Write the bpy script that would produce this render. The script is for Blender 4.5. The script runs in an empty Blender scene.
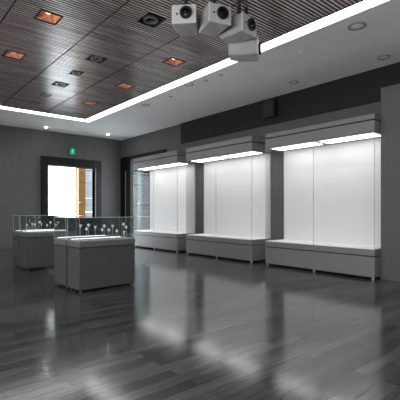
import bpy, bmesh, math, random
from mathutils import Vector, Matrix
random.seed(7)
S = bpy.context.scene
COL = S.collection
PI = math.pi

# ---------------------------------------------------------------- camera, world, exposure
YAW = math.atan2(327, 386)
cam = bpy.data.cameras.new('camera'); camo = bpy.data.objects.new('camera', cam); COL.objects.link(camo)
camo.location = (0, 0, 1.5); camo.rotation_euler = (PI/2, 0, -YAW)
cam.sensor_width = 36; cam.lens = 386/400*36; cam.shift_y = 0.025; cam.clip_start = .05; cam.clip_end = 200
S.camera = camo
S.view_settings.view_transform = 'Standard'; S.view_settings.look = 'None'
S.view_settings.gamma = 1; S.view_settings.exposure = 0.12; S.view_settings.use_curve_mapping = False

w = bpy.data.worlds.new('daylight'); S.world = w; w.use_nodes = True
bg = w.node_tree.nodes['Background']; bg.inputs[0].default_value = (.88, .95, 1, 1); bg.inputs[1].default_value = 8

E_STRIP, E_CASE = 8.0, 5.2

# added fill lights behind and left of the camera
def area(name, loc, sx, sy, power, rot=(0, 0, 0), color=(1, 1, 1)):
    l = bpy.data.lights.new(name, 'AREA'); l.shape = 'RECTANGLE'; l.size = sx; l.size_y = sy
    l.energy = power; l.color = color
    o = bpy.data.objects.new(name, l); COL.objects.link(o); o.location = loc; o.rotation_euler = rot
    return o
area('front_hall_fill', (-1.0, -1.5, 4.6), 4, 2, 150)
area('front_fill', (1.0, -4.8, 1.9), 9, 3.2, 60, (PI/2+.25, 0, 0))
area('left_fill', (-4.8, 1.8, 1.8), 3.0, 13, 880, (0, -PI/2-.25, 0))

# ---------------------------------------------------------------- materials
def mat(name, col=(.5, .5, .5), rough=.5, metal=0, emit=None, es=0, noise=0, nscale=8, spec=.5, bump=0):
    m = bpy.data.materials.new(name); m.use_nodes = True; nt = m.node_tree; b = nt.nodes['Principled BSDF']
    b.inputs['Base Color'].default_value = (*col, 1); b.inputs['Roughness'].default_value = rough
    b.inputs['Metallic'].default_value = metal; b.inputs['Specular IOR Level'].default_value = spec
    if emit: b.inputs['Emission Color'].default_value = (*emit, 1); b.inputs['Emission Strength'].default_value = es
    if noise or bump:
        tc = nt.nodes.new('ShaderNodeTexCoord'); n = nt.nodes.new('ShaderNodeTexNoise')
        n.inputs['Scale'].default_value = nscale; n.inputs['Detail'].default_value = 4
        nt.links.new(tc.outputs['Object'], n.inputs['Vector'])
        if noise:
            r = nt.nodes.new('ShaderNodeValToRGB')
            r.color_ramp.elements[0].position = .3; r.color_ramp.elements[1].position = .7
            r.color_ramp.elements[0].color = (*[c*(1-noise) for c in col], 1)
            r.color_ramp.elements[1].color = (*[min(1, c*(1+noise)) for c in col], 1)
            nt.links.new(n.outputs['Fac'], r.inputs['Fac']); nt.links.new(r.outputs['Color'], b.inputs['Base Color'])
        if bump:
            bp = nt.nodes.new('ShaderNodeBump'); bp.inputs['Strength'].default_value = bump; bp.inputs['Distance'].default_value = .01
            nt.links.new(n.outputs['Fac'], bp.inputs['Height']); nt.links.new(bp.outputs['Normal'], b.inputs['Normal'])
    return m
def emat(name, col, s):
    m = bpy.data.materials.new(name); m.use_nodes = True; nt = m.node_tree; nt.nodes.clear()
    e = nt.nodes.new('ShaderNodeEmission'); e.inputs[0].default_value = (*col, 1); e.inputs[1].default_value = s
    o = nt.nodes.new('ShaderNodeOutputMaterial'); nt.links.new(e.outputs[0], o.inputs[0]); return m
def glassmat(name, tint=(.982, .984, .983), ior=1.45, rough=0.02, haze=0.0, refl=(.035, .96)):
    m = bpy.data.materials.new(name); m.use_nodes = True; nt = m.node_tree; nt.nodes.clear()
    t = nt.nodes.new('ShaderNodeBsdfTransparent'); t.inputs[0].default_value = (*tint, 1)
    g = nt.nodes.new('ShaderNodeBsdfGlossy'); g.inputs['Roughness'].default_value = rough
    lw = nt.nodes.new('ShaderNodeLayerWeight'); lw.inputs[0].default_value = .5
    p5 = nt.nodes.new('ShaderNodeMath'); p5.operation = 'POWER'; p5.inputs[1].default_value = 5
    nt.links.new(lw.outputs['Facing'], p5.inputs[0])
    f = nt.nodes.new('ShaderNodeMath'); f.operation = 'MULTIPLY_ADD'; f.inputs[1].default_value = refl[1]; f.inputs[2].default_value = refl[0]
    nt.links.new(p5.outputs[0], f.inputs[0])
    mx = nt.nodes.new('ShaderNodeMixShader'); o = nt.nodes.new('ShaderNodeOutputMaterial')
    nt.links.new(f.outputs[0], mx.inputs[0]); nt.links.new(t.outputs[0], mx.inputs[1]); nt.links.new(g.outputs[0], mx.inputs[2])
    last = mx
    if haze:
        d = nt.nodes.new('ShaderNodeBsdfDiffuse'); d.inputs[0].default_value = (.8, .9, .9, 1)
        m2 = nt.nodes.new('ShaderNodeMixShader'); m2.inputs[0].default_value = haze
        nt.links.new(mx.outputs[0], m2.inputs[1]); nt.links.new(d.outputs[0], m2.inputs[2]); last = m2
    nt.links.new(last.outputs[0], o.inputs[0]); return m

def floormat():
    m = bpy.data.materials.new('dark_plank_floor'); m.use_nodes = True; nt = m.node_tree; b = nt.nodes['Principled BSDF']
    tc = nt.nodes.new('ShaderNodeTexCoord')
    br = nt.nodes.new('ShaderNodeTexBrick'); br.inputs['Scale'].default_value = 1
    br.inputs['Brick Width'].default_value = 1.3; br.inputs['Row Height'].default_value = .14
    br.inputs['Mortar Size'].default_value = .003; br.inputs['Mortar Smooth'].default_value = .3
    br.offset = .37; br.inputs['Color1'].default_value = (.022, .021, .0215, 1)
    br.inputs['Color2'].default_value = (.10, .098, .099, 1); br.inputs['Mortar'].default_value = (.008, .008, .008, 1)
    nt.links.new(tc.outputs['Object'], br.inputs['Vector'])
    mp = nt.nodes.new('ShaderNodeMapping'); mp.inputs['Scale'].default_value = (1.2, 22, 1)
    n = nt.nodes.new('ShaderNodeTexNoise'); n.inputs['Scale'].default_value = 1.6; n.inputs['Detail'].default_value = 6
    nt.links.new(tc.outputs['Object'], mp.inputs['Vector']); nt.links.new(mp.outputs[0], n.inputs['Vector'])
    r = nt.nodes.new('ShaderNodeValToRGB'); r.color_ramp.elements[0].color = (.68, .68, .68, 1); r.color_ramp.elements[1].color = (1.2, 1.2, 1.2, 1)
    r.color_ramp.elements[0].position = .3; r.color_ramp.elements[1].position = .7
    nt.links.new(n.outputs['Fac'], r.inputs['Fac'])
    mu = nt.nodes.new('ShaderNodeMix'); mu.data_type = 'RGBA'; mu.blend_type = 'MULTIPLY'; mu.inputs[0].default_value = 1
    nt.links.new(br.outputs['Color'], mu.inputs[6]); nt.links.new(r.outputs['Color'], mu.inputs[7])
    nt.links.new(mu.outputs[2], b.inputs['Base Color'])
    rr = nt.nodes.new('ShaderNodeMapRange'); rr.inputs['To Min'].default_value = .10; rr.inputs['To Max'].default_value = .18
    nt.links.new(n.outputs['Fac'], rr.inputs['Value']); nt.links.new(rr.outputs[0], b.inputs['Roughness'])
    bp = nt.nodes.new('ShaderNodeBump'); bp.inputs['Strength'].default_value = .3; bp.inputs['Distance'].default_value = .004
    nt.links.new(br.outputs['Fac'], bp.inputs['Height']); nt.links.new(bp.outputs['Normal'], b.inputs['Normal'])
    b.inputs['IOR'].default_value = 1.5; b.inputs['Specular IOR Level'].default_value = .6
    return m
def slatmat():
    m = bpy.data.materials.new('dark_timber_slats'); m.use_nodes = True; nt = m.node_tree; b = nt.nodes['Principled BSDF']
    tc = nt.nodes.new('ShaderNodeTexCoord'); mp = nt.nodes.new('ShaderNodeMapping'); mp.inputs['Scale'].default_value = (.5, 5, 1)
    n = nt.nodes.new('ShaderNodeTexNoise'); n.inputs['Scale'].default_value = 2; n.inputs['Detail'].default_value = 5
    nt.links.new(tc.outputs['Object'], mp.inputs['Vector']); nt.links.new(mp.outputs[0], n.inputs['Vector'])
    r = nt.nodes.new('ShaderNodeValToRGB'); r.color_ramp.elements[0].color = (.24, .195, .18, 1); r.color_ramp.elements[1].color = (.62, .52, .49, 1)
    r.color_ramp.elements[0].position = .3; r.color_ramp.elements[1].position = .72
    nt.links.new(n.outputs['Fac'], r.inputs['Fac']); nt.links.new(r.outputs['Color'], b.inputs['Base Color'])
    b.inputs['Roughness'].default_value = .22
    b.inputs['IOR'].default_value = 2.2
    return m

M = dict(
    wall=mat('grey_wall_paint', (.088, .088, .089), .75, noise=.06, nscale=3),
    wall_dark=mat('black_wall_band', (.008, .008, .008), .8),
    soffit=mat('white_ceiling_paint', (.80, .80, .80), .85, noise=.03, nscale=2),
    floor=floormat(), slat=slatmat(), black=mat('matt_black', (.008, .008, .008), .6),
    frame=mat('black_frame_metal', (.004, .004, .004), .5, spec=.25),
    cab=mat('grey_lacquer', (.17, .17, .172), .35, noise=.03, nscale=5),
    cab_dark=mat('dark_grey_lacquer', (.072, .072, .073), .4, noise=.04, nscale=5),
    cab_top=mat('mid_grey_lacquer', (.13, .13, .132), .35),
    groove=mat('shadow_gap_black', (.02, .02, .02), .7),
    white=mat('white_fabric_panel', (.70, .70, .70), .85, noise=.015, nscale=3),
    ledge=mat('white_display_surface', (.92, .92, .92), .5),
    glass=glassmat('clear_antireflective_pane', refl=(.008, .45)), gedge=mat('glass_edge_glint', (.35, .42, .41), .15),
    tglass=glassmat('display_pane', (.97, .985, .985), haze=.008), tgedge=mat('table_glass_edge_glint', (.45, .56, .56), .2),
    strip=emat('cove_light', (1, 1, 1), E_STRIP), case_light=emat('case_light_panel', (1, 1, 1), E_CASE),
    bed=mat('pale_grey_display_cloth', (.5, .5, .5), .9, noise=.05),
    metal=mat('brushed_steel', (.5, .5, .5), .3, metal=1), darkmetal=mat('dark_steel', (.06, .06, .06), .4, metal=.6),
    ringmetal=mat('grey_trim_ring', (.30, .30, .30), .4),
    copper=mat('copper_orange_reflector', (.72, .33, .20), .4, noise=.35, nscale=14),
    warm=emat('warm_lamp', (1, .62, .45), 1.6),
    spot=emat('downlight_lamp', (1, .97, .9), 90),
    proj=mat('pale_grey_plastic', (.60, .60, .60), .45, noise=.03, nscale=12), projb=mat('grey_projector_casing', (.36, .36, .36), .5, noise=.12, nscale=9),
    lens=mat('black_lens_glass', (.006, .006, .008), .12),
    green=emat('green_sign_face', (.015, .16, .10), 1.0), greenl=emat('pale_green_symbol', (.20, .70, .48), 1.0),
    orange=mat('orange_tile', (.40, .195, .06), .7, noise=.1, nscale=2), blue=mat('pale_blue_cladding', (.30, .34, .39), .5, noise=.1, nscale=2),
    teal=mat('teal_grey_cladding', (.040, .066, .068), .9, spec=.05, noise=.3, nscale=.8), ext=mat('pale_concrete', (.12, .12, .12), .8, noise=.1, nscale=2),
    paving=mat('whitened_paving', (.85, .85, .85), .8, noise=.04, nscale=2),
    vring=mat('charcoal_trim_ring', (.11, .11, .11), .35),
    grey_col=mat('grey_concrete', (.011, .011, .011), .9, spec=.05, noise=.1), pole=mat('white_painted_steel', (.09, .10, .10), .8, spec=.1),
    silver=mat('silver_ornament', (.95, .95, .95), .3), led=emat('display_led', (.95, .98, 1), 3.0),
    acrylic=mat('clear_acrylic_stem', (.55, .62, .62), .2),
)

# ---------------------------------------------------------------- mesh helpers
def box(bm, x0, x1, y0, y1, z0, z1, mi=0):
    vs = [bm.verts.new((x, y, z)) for z in (z0, z1) for y in (y0, y1) for x in (x0, x1)]
    fs = [(0, 2, 3, 1), (4, 5, 7, 6), (0, 1, 5, 4), (2, 6, 7, 3), (0, 4, 6, 2), (1, 3, 7, 5)]
    for q in fs:
        f = bm.faces.new([vs[i] for i in q]); f.material_index = mi
    return vs
def link(name, bm, m, parent=None, bevel=0, smooth=False, mats=None):
    me = bpy.data.meshes.new(name)
    bmesh.ops.recalc_face_normals(bm, faces=bm.faces[:]); bm.to_mesh(me); bm.free()
    for k in (mats or [m]): me.materials.append(k)
    if smooth:
        for p in me.polygons: p.use_smooth = True
    o = bpy.data.objects.new(name, me); COL.objects.link(o)
    if parent: o.parent = parent
    if bevel:
        b = o.modifiers.new('bevel', 'BEVEL'); b.width = bevel; b.segments = 2; b.limit_method = 'ANGLE'
    return o
def bx(name, c, m, parent=None, bevel=0):
    bm = bmesh.new(); box(bm, *c); return link(name, bm, m, parent, bevel)
def pane(name, c, parent, m, me):      # glass pane; narrow edge faces coloured pale to stand in for caught light
    bm = bmesh.new(); box(bm, *c)
    d = [abs(c[1]-c[0]), abs(c[3]-c[2]), abs(c[5]-c[4])]; ax = d.index(min(d))
    bm.normal_update()
    for f in bm.faces:
        f.material_index = 0 if abs(f.normal[ax]) > .5 else 1
    return link(name, bm, None, parent, mats=[m, me])
def lathe(bm, prof, n=20, off=(0, 0, 0), axis='Z'):
    rings = []
    for r, z in prof:
        ring = []
        for k in range(n):
            a = 2*PI*k/n; p = (r*math.cos(a), r*math.sin(a), z)
            if axis == 'Y': p = (p[0], p[2], p[1])
            ring.append(bm.verts.new((p[0]+off[0], p[1]+off[1], p[2]+off[2])))
        rings.append(ring)
    for a, b in zip(rings, rings[1:]):
        for k in range(n): bm.faces.new((a[k], a[(k+1) % n], b[(k+1) % n], b[k]))
    bm.faces.new(rings[0][::-1]); bm.faces.new(rings[-1])
def ring(bm, r0, r1, z0, z1, n=28, off=(0, 0, 0), axis='Z'):
    L = []
    for r, z in ((r0, z0), (r1, z0), (r1, z1), (r0, z1)):
        q = []
        for k in range(n):
            a = 2*PI*k/n; p = (r*math.cos(a), r*math.sin(a), z)
            if axis == 'Y': p = (p[0], p[2], p[1])
            q.append(bm.verts.new((p[0]+off[0], p[1]+off[1], p[2]+off[2])))
        L.append(q)
    for i in range(4):
        a, b = L[i], L[(i+1) % 4]
        for k in range(n): bm.faces.new((a[k], a[(k+1) % n], b[(k+1) % n], b[k]))
def thing(name, label, cat, loc=(0, 0, 0), rz=0, group=None):
    o = bpy.data.objects.new(name, None); COL.objects.link(o); o.empty_display_size = .1
    o.location = loc; o.rotation_euler = (0, 0, rz); o['label'] = label; o['category'] = cat
    if group: o['group'] = group
    return o
def tag(o, label, cat, group=None):
    o['label'] = label; o['category'] = cat
    if group: o['group'] = group
    return o
def struct(o, label=None):
    o['kind'] = 'structure'
    if label: o['label'] = label
    return o
def copy_tree(o, parent=None):
    c = o.copy(); COL.objects.link(c)
    if parent: c.parent = parent
    for ch in list(o.children): copy_tree(ch, c)
    return c

# ---------------------------------------------------------------- room shell
XL, XR, YF, YB, H = -5.0, 9.0, -5.0, 16.4, 4.8
struct(bx('floor', (XL, XR, YF, YB, -.1, 0), M['floor']), 'dark glossy timber plank floor')
# window opening in back wall: x 5.56..7.67, z 0..3.37
WX0, WX1, WZ = 5.56, 7.67, 3.37
bm = bmesh.new()
box(bm, XL, WX0, YB, YB+.3, 0, 5.1); box(bm, WX1, XR+.3, YB, YB+.3, 0, 5.1); box(bm, WX0, WX1, YB, YB+.3, WZ, 5.1)
struct(link('wall_back', bm, M['wall']), 'grey end wall around the bright doorway')
# right wall with glazed opening behind the farthest case : y 12.6..15.47
OY0, OY1, OZ = 12.9, 15.47, 3.82
bm = bmesh.new()
box(bm, XR, XR+.3, YF, OY0, 0, 5.1); box(bm, XR, XR+.3, OY1, YB, 0, 5.1); box(bm, XR, XR+.3, OY0, OY1, OZ, 5.1)
struct(link('wall_right', bm, M['wall']), 'long grey wall behind the tall cases')
struct(bx('wall_left', (XL-.3, XL, YF, YB, 0, 5.1), M['wall']))
struct(bx('wall_front', (XL, XR+.3, YF-.3, YF, 0, 5.1), M['wall']))
# dark upper zone of the right wall
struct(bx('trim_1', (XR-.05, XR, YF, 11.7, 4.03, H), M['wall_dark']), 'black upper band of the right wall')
# projecting pier at right edge
struct(bx('trim_2', (8.42, XR-.05, YF, 3.86, 0, 4.15), M['wall']), 'grey projecting wall panel at the right edge')
struct(bx('baseboard_right', (8.395, 8.42, YF, 3.86, 0, .16), M['cab_dark'], bevel=.004))
struct(bx('baseboard_back', (XL, 5.28, YB-.02, YB, 0, .15), M['cab_dark']))

# ceiling: white soffit ring, cove strip, slatted field
SX0, SX1, SY0, SY1 = -3.6, 5.86, -3.0, 13.32       # slatted field
GX0, GX1, GY0, GY1 = -3.95, 6.20, -3.35, 13.80     # outer edge of cove
bm = bmesh.new()
box(bm, GX1, XR, YF, YB, H, H+.3); box(bm, XL, GX0, YF, YB, H, H+.3)
box(bm, GX0, GX1, GY1, YB, H, H+.3); box(bm, GX0, GX1, YF, GY0, H, H+.3)
box(bm, GX0, GX1, GY0, GY1, H+.12, H+.3)
struct(link('ceiling', bm, M['soffit']), 'plain grey-white plaster ceiling around the slatted field')
bm = bmesh.new()
box(bm, SX1, GX1, GY0, GY1, H+.02, H+.05); box(bm, GX0, SX0, GY0, GY1, H+.02, H+.05)
box(bm, SX0, SX1, SY1, GY1, H+.02, H+.05); box(bm, SX0, SX1, GY0, SY0, H+.02, H+.05)
struct(link('trim_3', bm, M['strip']), 'continuous white light strip framing the slatted ceiling')

SL0 = H-.03
FIX = []       # (x, y, half) cut-outs
ORANGE = [(2.27, 6.66), (2.27, 8.75), (2.27, 10.85), (5.07, 6.88), (5.07, 9.04), (5.07, 11.18)]
VENT = [(3.66, 5.63), (3.69, 7.83), (3.70, 8.94), (3.72, 10.02), (3.75, 11.2), (3.78, 12.25)]
HALF = .19; VH = .18
HSM = .13
for p in ORANGE: FIX.append((*p, HALF))
for i, p in enumerate(VENT): FIX.append((*p, VH if i in (0, 1, 3) else HSM))
cols = [(-3.6, -2.35), (-2.35, -1.0), (-1.0, .35), (.35, 1.70), (1.70, 3.05), (3.05, 4.40), (4.40, 5.86)]
PITCH = .070
for i, (a, b) in enumerate(cols):
    bm = bmesh.new(); a2, b2 = a+.012, b-.012
    y = SY0+.02
    while y < SY1-.04:
        y1 = y+.041
        cuts = [(c[0]-c[2], c[0]+c[2]) for c in FIX if a < c[0] < b and y1 > c[1]-c[2] and y < c[1]+c[2]]
        x = a2
        for c0, c1 in sorted(cuts):
            box(bm, x, c0, y, y1, SL0, H+.03); x = c1
        box(bm, x, b2, y, y1, SL0, H+.03)
        y += PITCH
    # side rails and border
    if i == 6: box(bm, b2-.02, b2+.008, SY0, SY1, SL0-.002, H+.05)
    box(bm, a2, b2, SY0, SY0+.02, SL0, H+.03); box(bm, a2, b2, SY1-.02, SY1, SL0, H+.03)
    bm.normal_update()
    for f in bm.faces:
        if abs(f.normal.z) < .5: f.material_index = 1  # slat sides blackened: shade in the gaps put into the colour
    o = struct(link('ceiling', bm, None, mats=[M['slat'], M['black']]), 'dark timber slat ceiling field')
    o.name = 'ceiling_slat_panel'
bm = bmesh.new()
# black backing above the slats with holes for the fixtures is a plane above the housings
box(bm, SX0, SX1, SY0, SY1, H+.10, H+.115)
struct(link('ceiling_backing', bm, M['black']), 'black void above the ceiling slats')

# window_1: black frame and glazing of the back doorway
wf = bpy.data.objects.new('window_1', None); COL.objects.link(wf); wf.location = (0, 0, 0); struct(wf, 'tall bright glazed doorway in a black frame')
bm = bmesh.new()
box(bm, 5.28, WX0, YB-.10, YB+.30, 0, WZ); box(bm, WX1, 7.93, YB-.10, YB+.30, 0, WZ); box(bm, 5.28, 7.93, YB-.10, YB+.30, WZ, 3.73)
link('window_frame', bm, M['frame'], wf, .004)
bm = bmesh.new()
box(bm, 6.83, 6.865, YB+.12, YB+.18, 0, WZ)
box(bm, WX0, WX1, YB+.12, YB+.18, 3.25, 3.28)
link('transom_bar', bm, M['ringmetal'], wf)
bm = bmesh.new()
for z in (2.72, 1.72): box(bm, WX0, WX1, YB+.14, YB+.16, z, z+.014)
link('glazing_bar', bm, M['pole'], wf)
pane('glass_pane', (WX0, 6.83, YB+.145, YB+.155, 0, 3.25), wf, M['glass'], M['gedge'])
pane('glass_pane', (6.865, WX1, YB+.145, YB+.155, 0, 3.25), wf, M['glass'], M['gedge'])
# window_2: right wall, beside the corner
wf = bpy.data.objects.new('window_2', None); COL.objects.link(wf); struct(wf, 'black framed glass opening behind the farthest case')
bm = bmesh.new()
box(bm, XR-.06, XR+.32, OY1-.02, YB-.02, 0, 3.95); box(bm, XR-.06, XR+.02, OY0-.2, OY1-.02, OZ-.02, 3.95)
link('window_frame', bm, M['frame'], wf, .004)
bm = bmesh.new(); box(bm, XR-.075, XR-.06, 15.86, 15.89, .9, 3.3)
link('door_edge', bm, M['ringmetal'], wf)
pane('glass_pane', (XR+.14, XR+.15, OY0, OY1, 0, OZ), wf, M['glass'], M['gedge'])
bm = bmesh.new()
for z in (3.2, 1.2): box(bm, XR+.12, XR+.17, OY0, OY1, z, z+.03)
link('glazing_bar', bm, M['ringmetal'], wf)

# ---------------------------------------------------------------- outside
struct(bx('ground', (4, 22, YB+.3, 30, -.12, -.02), M['paving']), 'pale paving outside')  # paving whitened to brighten the doorway's reflection in the ceiling slats
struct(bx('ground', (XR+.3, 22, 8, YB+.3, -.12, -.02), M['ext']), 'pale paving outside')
bm = bmesh.new()
for k in range(7): box(bm, 7.36, 7.70, 17.5, 17.85, k*.62, k*.62+.61)
tag(link('column', bm, M['orange'], bevel=.005), 'orange tiled column outside the bright doorway', 'column')
bm = bmesh.new()
for k in range(7):
    for j in range(2): box(bm, 8.0+j*.6, 8.0+j*.6+.585, 18.4, 18.7, k*.7, k*.7+.685)
tag(link('cladding_wall', bm, M['blue']), 'pale blue panelled wall outside, right of the orange column', 'wall')
bm = bmesh.new()
for k in range(7):
    for j in range(6): box(bm, 12.0, 12.3, 16.0+j*1.2, 16.0+j*1.2+1.185, k*.95, k*.95+.935)
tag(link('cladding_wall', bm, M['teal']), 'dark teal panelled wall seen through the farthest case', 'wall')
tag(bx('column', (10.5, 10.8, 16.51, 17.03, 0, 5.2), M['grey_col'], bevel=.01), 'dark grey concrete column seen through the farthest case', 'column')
bm = bmesh.new(); lathe(bm, [(.05, 0), (.05, 1.9), (.04, 2.05), (.02, 2.1)], 12)
o = tag(link('bollard', bm, M['pole'], smooth=True), 'slim white post standing outside the corner opening', 'post'); o.location = (10.2, 16.62, -.02)

# ---------------------------------------------------------------- tall wall cases
def tall_case(y0, label, top=3.60):
    L, D = 3.0, .83
    t = thing('display_case', label, 'display case', (8.15, y0, 0), 0, 'tall glass cases along the right wall')
    bx('plinth', (.07, D, .05, L-.05, .03, .10), M['groove'], t)
    for y in (.03, L/2-.02, L-.07):
        for x in (.02, D-.08):
            bx('foot', (x, x+.05, y, y+.04, 0, .07), M['ringmetal'], t)
    bx('base', (.013, D, .013, L-.013, .07, .64), M['groove'], t)
    for a, b in ((0, L/2-.003), (L/2+.003, L)):
        p = bx('access_panel', (0, .012, a, b, .06, .49), M['cab'], t, .003)
    bx('base_rail', (0, .012, 0, L, .515, .65), M['cab'], t, .003)
    for y, yy in ((0, .012), (L-.012, L)):
        bx('side_panel', (.012, D, y, yy, .06, .49), M['cab'], t, .003)
        bx('side_rail', (.012, D, y, yy, .51, .65), M['cab'], t, .003)
    bx('display_floor', (.02, D-.03, .02, L-.02, .64, .665), M['ledge'], t)
    bx('back_panel', (D-.03, D, 0, L, .65, 3.18), M['white'], t)
    for a, b in ((.012, L/2-.003), (L/2+.003, L-.012)):
        pane('front_pane', (.002, .012, a, b, .65, 3.18), t, M['glass'], M['gedge'])
    for y in (0, L-.010):
        pane('side_pane', (.014, D-.03, y, y+.010, .65, 3.18), t, M['glass'], M['gedge'])
    bm = bmesh.new(); box(bm, .03, D-.01, .03, L-.03, 3.19, top-.01)
    link('hood', bm, M['groove'], t)
    bm = bmesh.new(); box(bm, 0, D, 0, L, 3.18, 3.42); box(bm, .02, D-.02, .02, L-.02, 3.17, 3.18)
    link('hood_fascia', bm, M['cab'], t, .003)
    bx('hood_cap', (0, D, 0, L, 3.45, top), M['cab'], t, .003)
    for a, b in ((.10, L/2-.09), (L/2+.09, L-.12)):
        fr = bx('light_panel', (.14, D-.27, a, b, 3.16, 3.17), M['case_light'], t)
    bm = bmesh.new(); lathe(bm, [(.012, 0), (.012, .012)], 12)
    k = link('lock', bm, M['darkmetal'], t); k.rotation_euler = (0, -PI/2, 0); k.location = (.001, L/2-.12, .58)
    return t
tall_case(3.87, 'nearest tall glass case, beside the grey projecting wall at right', 3.56)
tall_case(7.36, 'middle of the three tall white-lit glass cases')
tall_case(10.86, 'farthest tall glass case, partly hidden behind the low display table')

# black loudspeaker high on the right wall
t = thing('loudspeaker', 'black box loudspeaker mounted high on the right wall', 'speaker', (8.95, 7.25, 4.2))
bx('cabinet', (-.22, -.04, -.2, .2, 0, .5), M['black'], t, .012)
bm = bmesh.new()
for k in range(12): box(bm, -.232, -.221, -.175, .175, .03+k*.037, .055+k*.037)
link('grille', bm, M['darkmetal'], t)
bx('bracket', (-.04, 0, -.05, .05, .2, .3), M['darkmetal'], t)

# ---------------------------------------------------------------- low display tables
def table_case(loc, rz, L, D, label):
    t = thing('display_table', label, 'display table', loc, rz, 'low glass-topped display tables')
    for x in (.03, L-.08):
        for y in (.03, D-.08):
            bm = bmesh.new(); lathe(bm, [(.024, 0), (.024, .015), (.014, .02), (.014, .07)], 12, (x+.025, y+.025, 0))
            link('foot', bm, M['darkmetal'], t)
    bx('plinth', (.05, L-.05, .05, D-.05, .03, .09), M['groove'], t)
    bx('cabinet', (.0, L, .0, D, .05, .80), M['cab_dark'], t, .004)
    bx('shadow_gap', (.012, L-.012, .012, D-.012, .80, .822), M['groove'], t)
    bx('table_top', (-.005, L+.005, -.005, D+.005, .82, .925), M['cab_top'], t, .005)
    bx('display_bed', (.03, L-.03, .03, D-.03, .925, .94), M['bed'], t, .002)
    g = .008
    for c in ((0, L, 0, g), (0, L, D-g, D)):
        pane('long_pane', (c[0], c[1], c[2], c[3], .926, 1.355), t, M['tglass'], M['tgedge'])
    for c in ((0, g, g, D-g), (L-g, L, g, D-g)):
        pane('end_pane', (c[0], c[1], c[2], c[3], .926, 1.355), t, M['tglass'], M['tgedge'])
    pane('top_pane', (0, L, 0, D, 1.355, 1.365), t, M['tglass'], M['tgedge'])
    bx('light_bar', (.06, L-.06, D-.05, D-.038, .941, .949), M['led'], t)
    return t
R3 = math.radians(2.5)
def off(base, rz, x, y): return (base[0]+x*math.cos(rz)-y*math.sin(rz), base[1]+x*math.sin(rz)+y*math.cos(rz), 0)
B1 = (2.83, 6.70, 0); B2 = (2.90, 10.10, 0)
table_case(B1, R3, 1.18, .50, 'nearest low display table, its front toward the camera')
table_case(off(B1, R3, 0, .57), R3, 1.18, .56, 'low display table set back to back behind the nearest one')
table_case(B2, 0, 1.25, .55, 'front display table of the farther pair at left')
table_case(off(B2, 0, 0, .61), 0, 1.25, .55, 'rear display table of the farther pair at left')

def exhibit(kind, label, loc, h, group):
    t = thing('exhibit', label, 'exhibit', loc, 0, group)
    bm = bmesh.new(); lathe(bm, [(.028, 0), (.028, .006), (.02, .010)], 14); link('stand_base', bm, M['acrylic'], t)
    bm = bmesh.new(); lathe(bm, [(.0025, .008), (.0025, h)], 8); link('stem', bm, M['acrylic'], t)
    bm = bmesh.new()
    if kind == 0:      # small goblet
        lathe(bm, [(.012, h), (.004, h+.008), (.004, h+.018), (.018, h+.034), (.021, h+.055), (.017, h+.058)], 14)
    elif kind == 1:    # drop
        lathe(bm, [(.004, h), (.020, h+.014), (.024, h+.028), (.016, h+.045), (.003, h+.062)], 14)
    else:              # disc medal
        lathe(bm, [(.024, -.004), (.027, -.002), (.027, .002), (.024, .004)], 18, (0, 0, h+.027), 'Y')
    for v in bm.verts: v.co = Vector((v.co.x*1.12, v.co.y*1.12, h+(v.co.z-h)*1.12))
    link('ornament', bm, M['silver'], t, smooth=kind != 2)
    return t
GA = 'small silver exhibits in the nearest display table'; GB = 'small silver exhibits in the farther display table'
names = ['silver goblet', 'silver drop-shaped ornament', 'round silver medal']
# x along the table, y inside depth, stem height, kind
EA = [(.17, .30, .22, 0), (.24, .20, .17, 1), (.36, .36, .24, 2), (.42, .20, .19, 0), (.62, .22, .22, 2), (.64, .34, .14, 1),
      (.78, .18, .20, 0), (.80, .36, .13, 2), (.90, .22, .11, 1), (1.04, .18, .07, 0), (1.10, .30, .24, 2), (1.10, .20, .18, 1)]
ordn = ['leftmost', 'second from left', 'third from left', 'fourth from left', 'fifth from left', 'sixth from left', 'seventh from left',
        'eighth from left', 'ninth from left', 'tenth from left', 'second from right', 'rightmost']
for i, (x, y, h, k) in enumerate(EA):
    p = off(B1, R3, x, y)
    exhibit(k, f'{names[k]} on a slim stand in the nearest table, {ordn[i]}', (p[0], p[1], .94), h, GA)
EB = [(.10, .30, .14, 1), (.20, .18, .16, 0), (.30, .30, .15, 1), (.38, .16, .22, 2), (.47, .30, .15, 0), (.58, .20, .13, 1), (.70, .30, .20, 2),
      (.80, .18, .13, 1), (.90, .30, .18, 0)]
for i, (x, y, h, k) in enumerate(EB):
    p = off(B2, 0, x, y)
    exhibit(k, f'{names[k]} on a slim stand in the farther table, {ordn[i] if i < 8 else "rightmost"}', (p[0], p[1], .94), h, GB)

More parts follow.
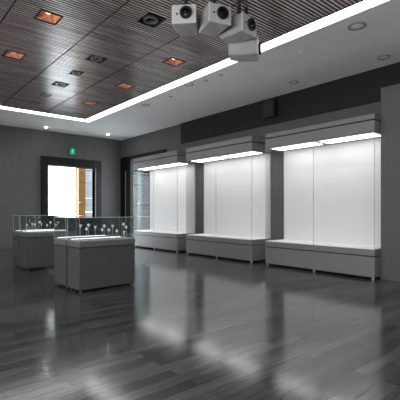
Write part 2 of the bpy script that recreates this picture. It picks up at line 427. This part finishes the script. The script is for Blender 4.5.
# ---------------------------------------------------------------- ceiling fixtures
pos_o = {(2.27, 6.66): 'nearest of the left row', (2.27, 8.75): 'middle of the left row, near the left edge', (2.27, 10.85): 'farthest of the left row',
         (5.07, 6.88): 'nearest of the right row, below the grey projectors', (5.07, 9.04): 'middle of the right row', (5.07, 11.18): 'farthest of the right row, near the strip corner'}
for (x, y) in ORANGE:
    t = thing('recessed_light', 'square recessed copper-orange ceiling light, '+pos_o[(x, y)], 'ceiling light', (x, y, SL0), 0, 'orange recessed lights in the slatted ceiling')
    h = HALF
    bm = bmesh.new()
    for c in ((-h, h, -h, -h+.03), (-h, h, h-.03, h), (-h, -h+.03, -h+.03, h-.03), (h-.03, h, -h+.03, h-.03)):
        box(bm, *c, -.006, .012)
    link('frame', bm, M['black'], t)
    bm = bmesh.new(); q = h-.03; z1 = .11; q1 = .09
    lo = [bm.verts.new(p) for p in ((-q, -q, 0), (q, -q, 0), (q, q, 0), (-q, q, 0))]
    hi = [bm.verts.new(p) for p in ((-q1, -q1, z1), (q1, -q1, z1), (q1, q1, z1), (-q1, q1, z1))]
    for k in range(4): bm.faces.new((lo[k], lo[(k+1) % 4], hi[(k+1) % 4], hi[k]))
    bm.faces.new(hi)
    link('reflector', bm, M['copper'], t)
    bm = bmesh.new(); lathe(bm, [(.02, .105), (.045, .095), (.045, .07), (.02, .05)], 16); link('lamp', bm, M['warm'], t, smooth=True)
lab_v = ['nearest, large and round, in a black square', 'second nearest, a round lamp in a square', 'small third one, between two larger lamps',
         'fourth one, a square holding a round lamp', 'small fifth one, second from the far end', 'small farthest one, near the light strip']
for i, (x, y) in enumerate(VENT):
    h = FIX[6+i][2]
    t = thing('recessed_spotlight', 'dark recessed spotlight in the central slats, '+lab_v[i], 'spotlight', (x, y, SL0), 0, 'dark spotlights in the central ceiling row')
    bm = bmesh.new()
    for c in ((-h, h, -h, -h+.022), (-h, h, h-.022, h), (-h, -h+.022, -h+.022, h-.022), (h-.022, h, -h+.022, h-.022)):
        box(bm, *c, -.006, .012)
    link('frame', bm, M['black'], t)
    bx('housing', (-h+.01, h-.01, -h+.01, h-.01, .09, .10), M['black'], t)
    r = h*.72
    bm = bmesh.new(); ring(bm, r*.72, r, -.008, .03); link('trim_ring', bm, M['vring'], t, smooth=False)
    bm = bmesh.new(); lathe(bm, [(r*.55, .07), (r*.6, .03), (r*.35, .012), (r*.1, .008)], 24); link('lamp', bm, M['lens'], t, smooth=True)

DL = [(6.62, 3.46, .16, 'large round ceiling downlight nearest the camera, beside the light strip'),
      (8.41, 3.79, .13, 'round ceiling downlight above the right end of the nearest case'),
      (8.28, 6.03, .12, 'round ceiling downlight above the left half of the nearest case'),
      (6.31, 7.90, .13, 'round ceiling downlight beside the middle of the long light strip'),
      (6.55, 10.35, .12, 'round ceiling downlight beside the far half of the long light strip'),
      (6.47, 7.41, .05, 'tiny ceiling detector just right of the mid-strip downlight'),
      (6.49, 6.87, .05, 'tiny ceiling detector nearer the grey projectors'),
      (6.60, 9.10, .05, 'tiny ceiling detector between the two far strip downlights')]
for x, y, r, lb in DL:
    t = thing('ceiling_detector' if r < .1 else 'downlight', lb, 'detector' if r < .1 else 'downlight', (x, y, H), 0)
    bm = bmesh.new(); ring(bm, r*.72, r, -.014, .0); link('trim_ring', bm, M['ringmetal'], t)
    bm = bmesh.new(); lathe(bm, [(r*.72, -.001), (r*.70, -.006), (r*.3, -.010), (r*.05, -.012)], 24); link('diffuser', bm, M['soffit'], t, smooth=True)
for x, y, lb in ((5.25, 15.67, 'lit downlight by the end wall, above the left side of the doorway'), (7.79, 15.37, 'lit downlight near the far corner, right of the doorway')):
    t = thing('downlight', lb, 'downlight', (x, y, H), 0, 'bright downlights by the end wall')
    bm = bmesh.new(); ring(bm, .05, .075, -.012, 0); link('trim_ring', bm, M['ringmetal'], t)
    bm = bmesh.new(); lathe(bm, [(.05, -.002), (.045, -.02), (.02, -.035)], 16); link('lamp', bm, M['spot'], t, smooth=True)
t = thing('sprinkler', 'tiny white sprinkler head under the ceiling beside the light strip', 'sprinkler', (6.75, 4.75, H))
bm = bmesh.new(); lathe(bm, [(.03, 0), (.03, -.01), (.01, -.012), (.01, -.05), (.022, -.052), (.022, -.058)], 12); link('head', bm, M['ledge'], t)

# exit sign
t = thing('exit_sign', 'small green glowing exit sign above the bright doorway', 'sign', (6.60, YB, 3.87))
bx('casing', (-.15, .15, -.06, 0, -.02, .34), M['darkmetal'], t, .01)
bx('sign_face', (-.135, .135, -.066, -.06, 0, .32), M['green'], t)
bm = bmesh.new()   # running figure
lathe(bm, [(.026, 0), (.026, .004)], 14, (.02, -.072, .265), 'Y')
def limb(p, q, wd):
    p, q = Vector(p), Vector(q); d = (q-p).normalized(); n = Vector((-d.y, d.x))*wd/2
    c = [p-n, q-n, q+n, p+n]
    f = [bm.verts.new((v.x, -.072, v.y)) for v in c]; b = [bm.verts.new((v.x, -.067, v.y)) for v in c]
    bm.faces.new(f); bm.faces.new(b[::-1])
    for k in range(4): bm.faces.new((f[k], b[k], b[(k+1) % 4], f[(k+1) % 4]))
limb((.01, .24), (-.01, .14), .05); limb((.01, .225), (.07, .19), .022); limb((0, .225), (-.055, .20), .022); limb((-.055, .20), (-.06, .155), .02)
limb((-.005, .15), (.045, .11), .028); limb((.045, .11), (.035, .05), .024); limb((-.012, .15), (-.03, .09), .028); limb((-.03, .09), (-.085, .07), .024)
link('running_figure', bm, M['greenl'], t)

# ---------------------------------------------------------------- ring of ceiling projectors
def projector(x, y, z, heading, label):
    t = thing('projector', label, 'projector', (x, y, z), math.radians(heading), 'ring of grey ceiling projectors')
    W, Hh, D = .18, .135, .46
    # casing: tapers to the rear, chamfered
    bm = bmesh.new()
    secs = [(0.012, W, Hh, 0), (.10, W, Hh, 0), (.30, W*.95, Hh*.95, 0), (D, W*.78, Hh*.8, 0)]
    L = []
    for y, w_, h_, dz in secs:
        c = .025
        pts = [(-w_+c, -h_), (w_-c, -h_), (w_, -h_+c), (w_, h_-c), (w_-c, h_), (-w_+c, h_), (-w_, h_-c), (-w_, -h_+c)]
        L.append([bm.verts.new((a, y, b+dz)) for a, b in pts])
    for a, b in zip(L, L[1:]):
        for k in range(8): bm.faces.new((a[k], a[(k+1) % 8], b[(k+1) % 8], b[k]))
    bm.faces.new(L[0]); bm.faces.new(L[-1][::-1])
    body = link('casing', bm, M['projb'], t)
    bm = bmesh.new()
    for i in range(6): box(bm, W-.001, W+.004, .06, .16, -.07+i*.024, -.06+i*.024)
    link('vent_slots', bm, M['darkmetal'], t)
    bx('front_panel', (-W, W, -.012, .012, -Hh, Hh), M['proj'], t, .012)
    bm = bmesh.new(); ring(bm, .062, .088, -.045, -.010, 28, (.03, 0, .01), 'Y'); lr = link('lens_ring', bm, M['black'], t)
    bm = bmesh.new(); lathe(bm, [(.062, -.011), (.06, -.02), (.04, -.032), (.01, -.038)], 24, (.03, 0, .01), 'Y'); link('lens', bm, M['lens'], t, smooth=True)
    bm = bmesh.new(); lathe(bm, [(.014, -.011), (.014, -.018)], 12, (-.10, 0, 0), 'Y'); link('sensor', bm, M['black'], t)
    bx('mounting_plate', (-.08, .08, .10, .28, Hh, Hh+.02), M['darkmetal'], t)
    bm = bmesh.new(); lathe(bm, [(.028, Hh+.02), (.028, SL0-z)], 12, (0, .19, 0)); link('hanging_pole', bm, M['darkmetal'], t)
    return t
projector(3.412, 4.383, 4.318, -46.3, 'grey projector facing the camera, leftmost of the hanging ring')
projector(3.773, 4.012, 4.293, -16.3, 'grey projector second from left in the hanging ring')
projector(4.274, 3.916, 4.256, 5.7, 'grey projector turned right, third from left in the hanging ring')
projector(4.718, 4.128, 4.086, 37.7, 'grey projector turned fully right, rightmost of the hanging ring')
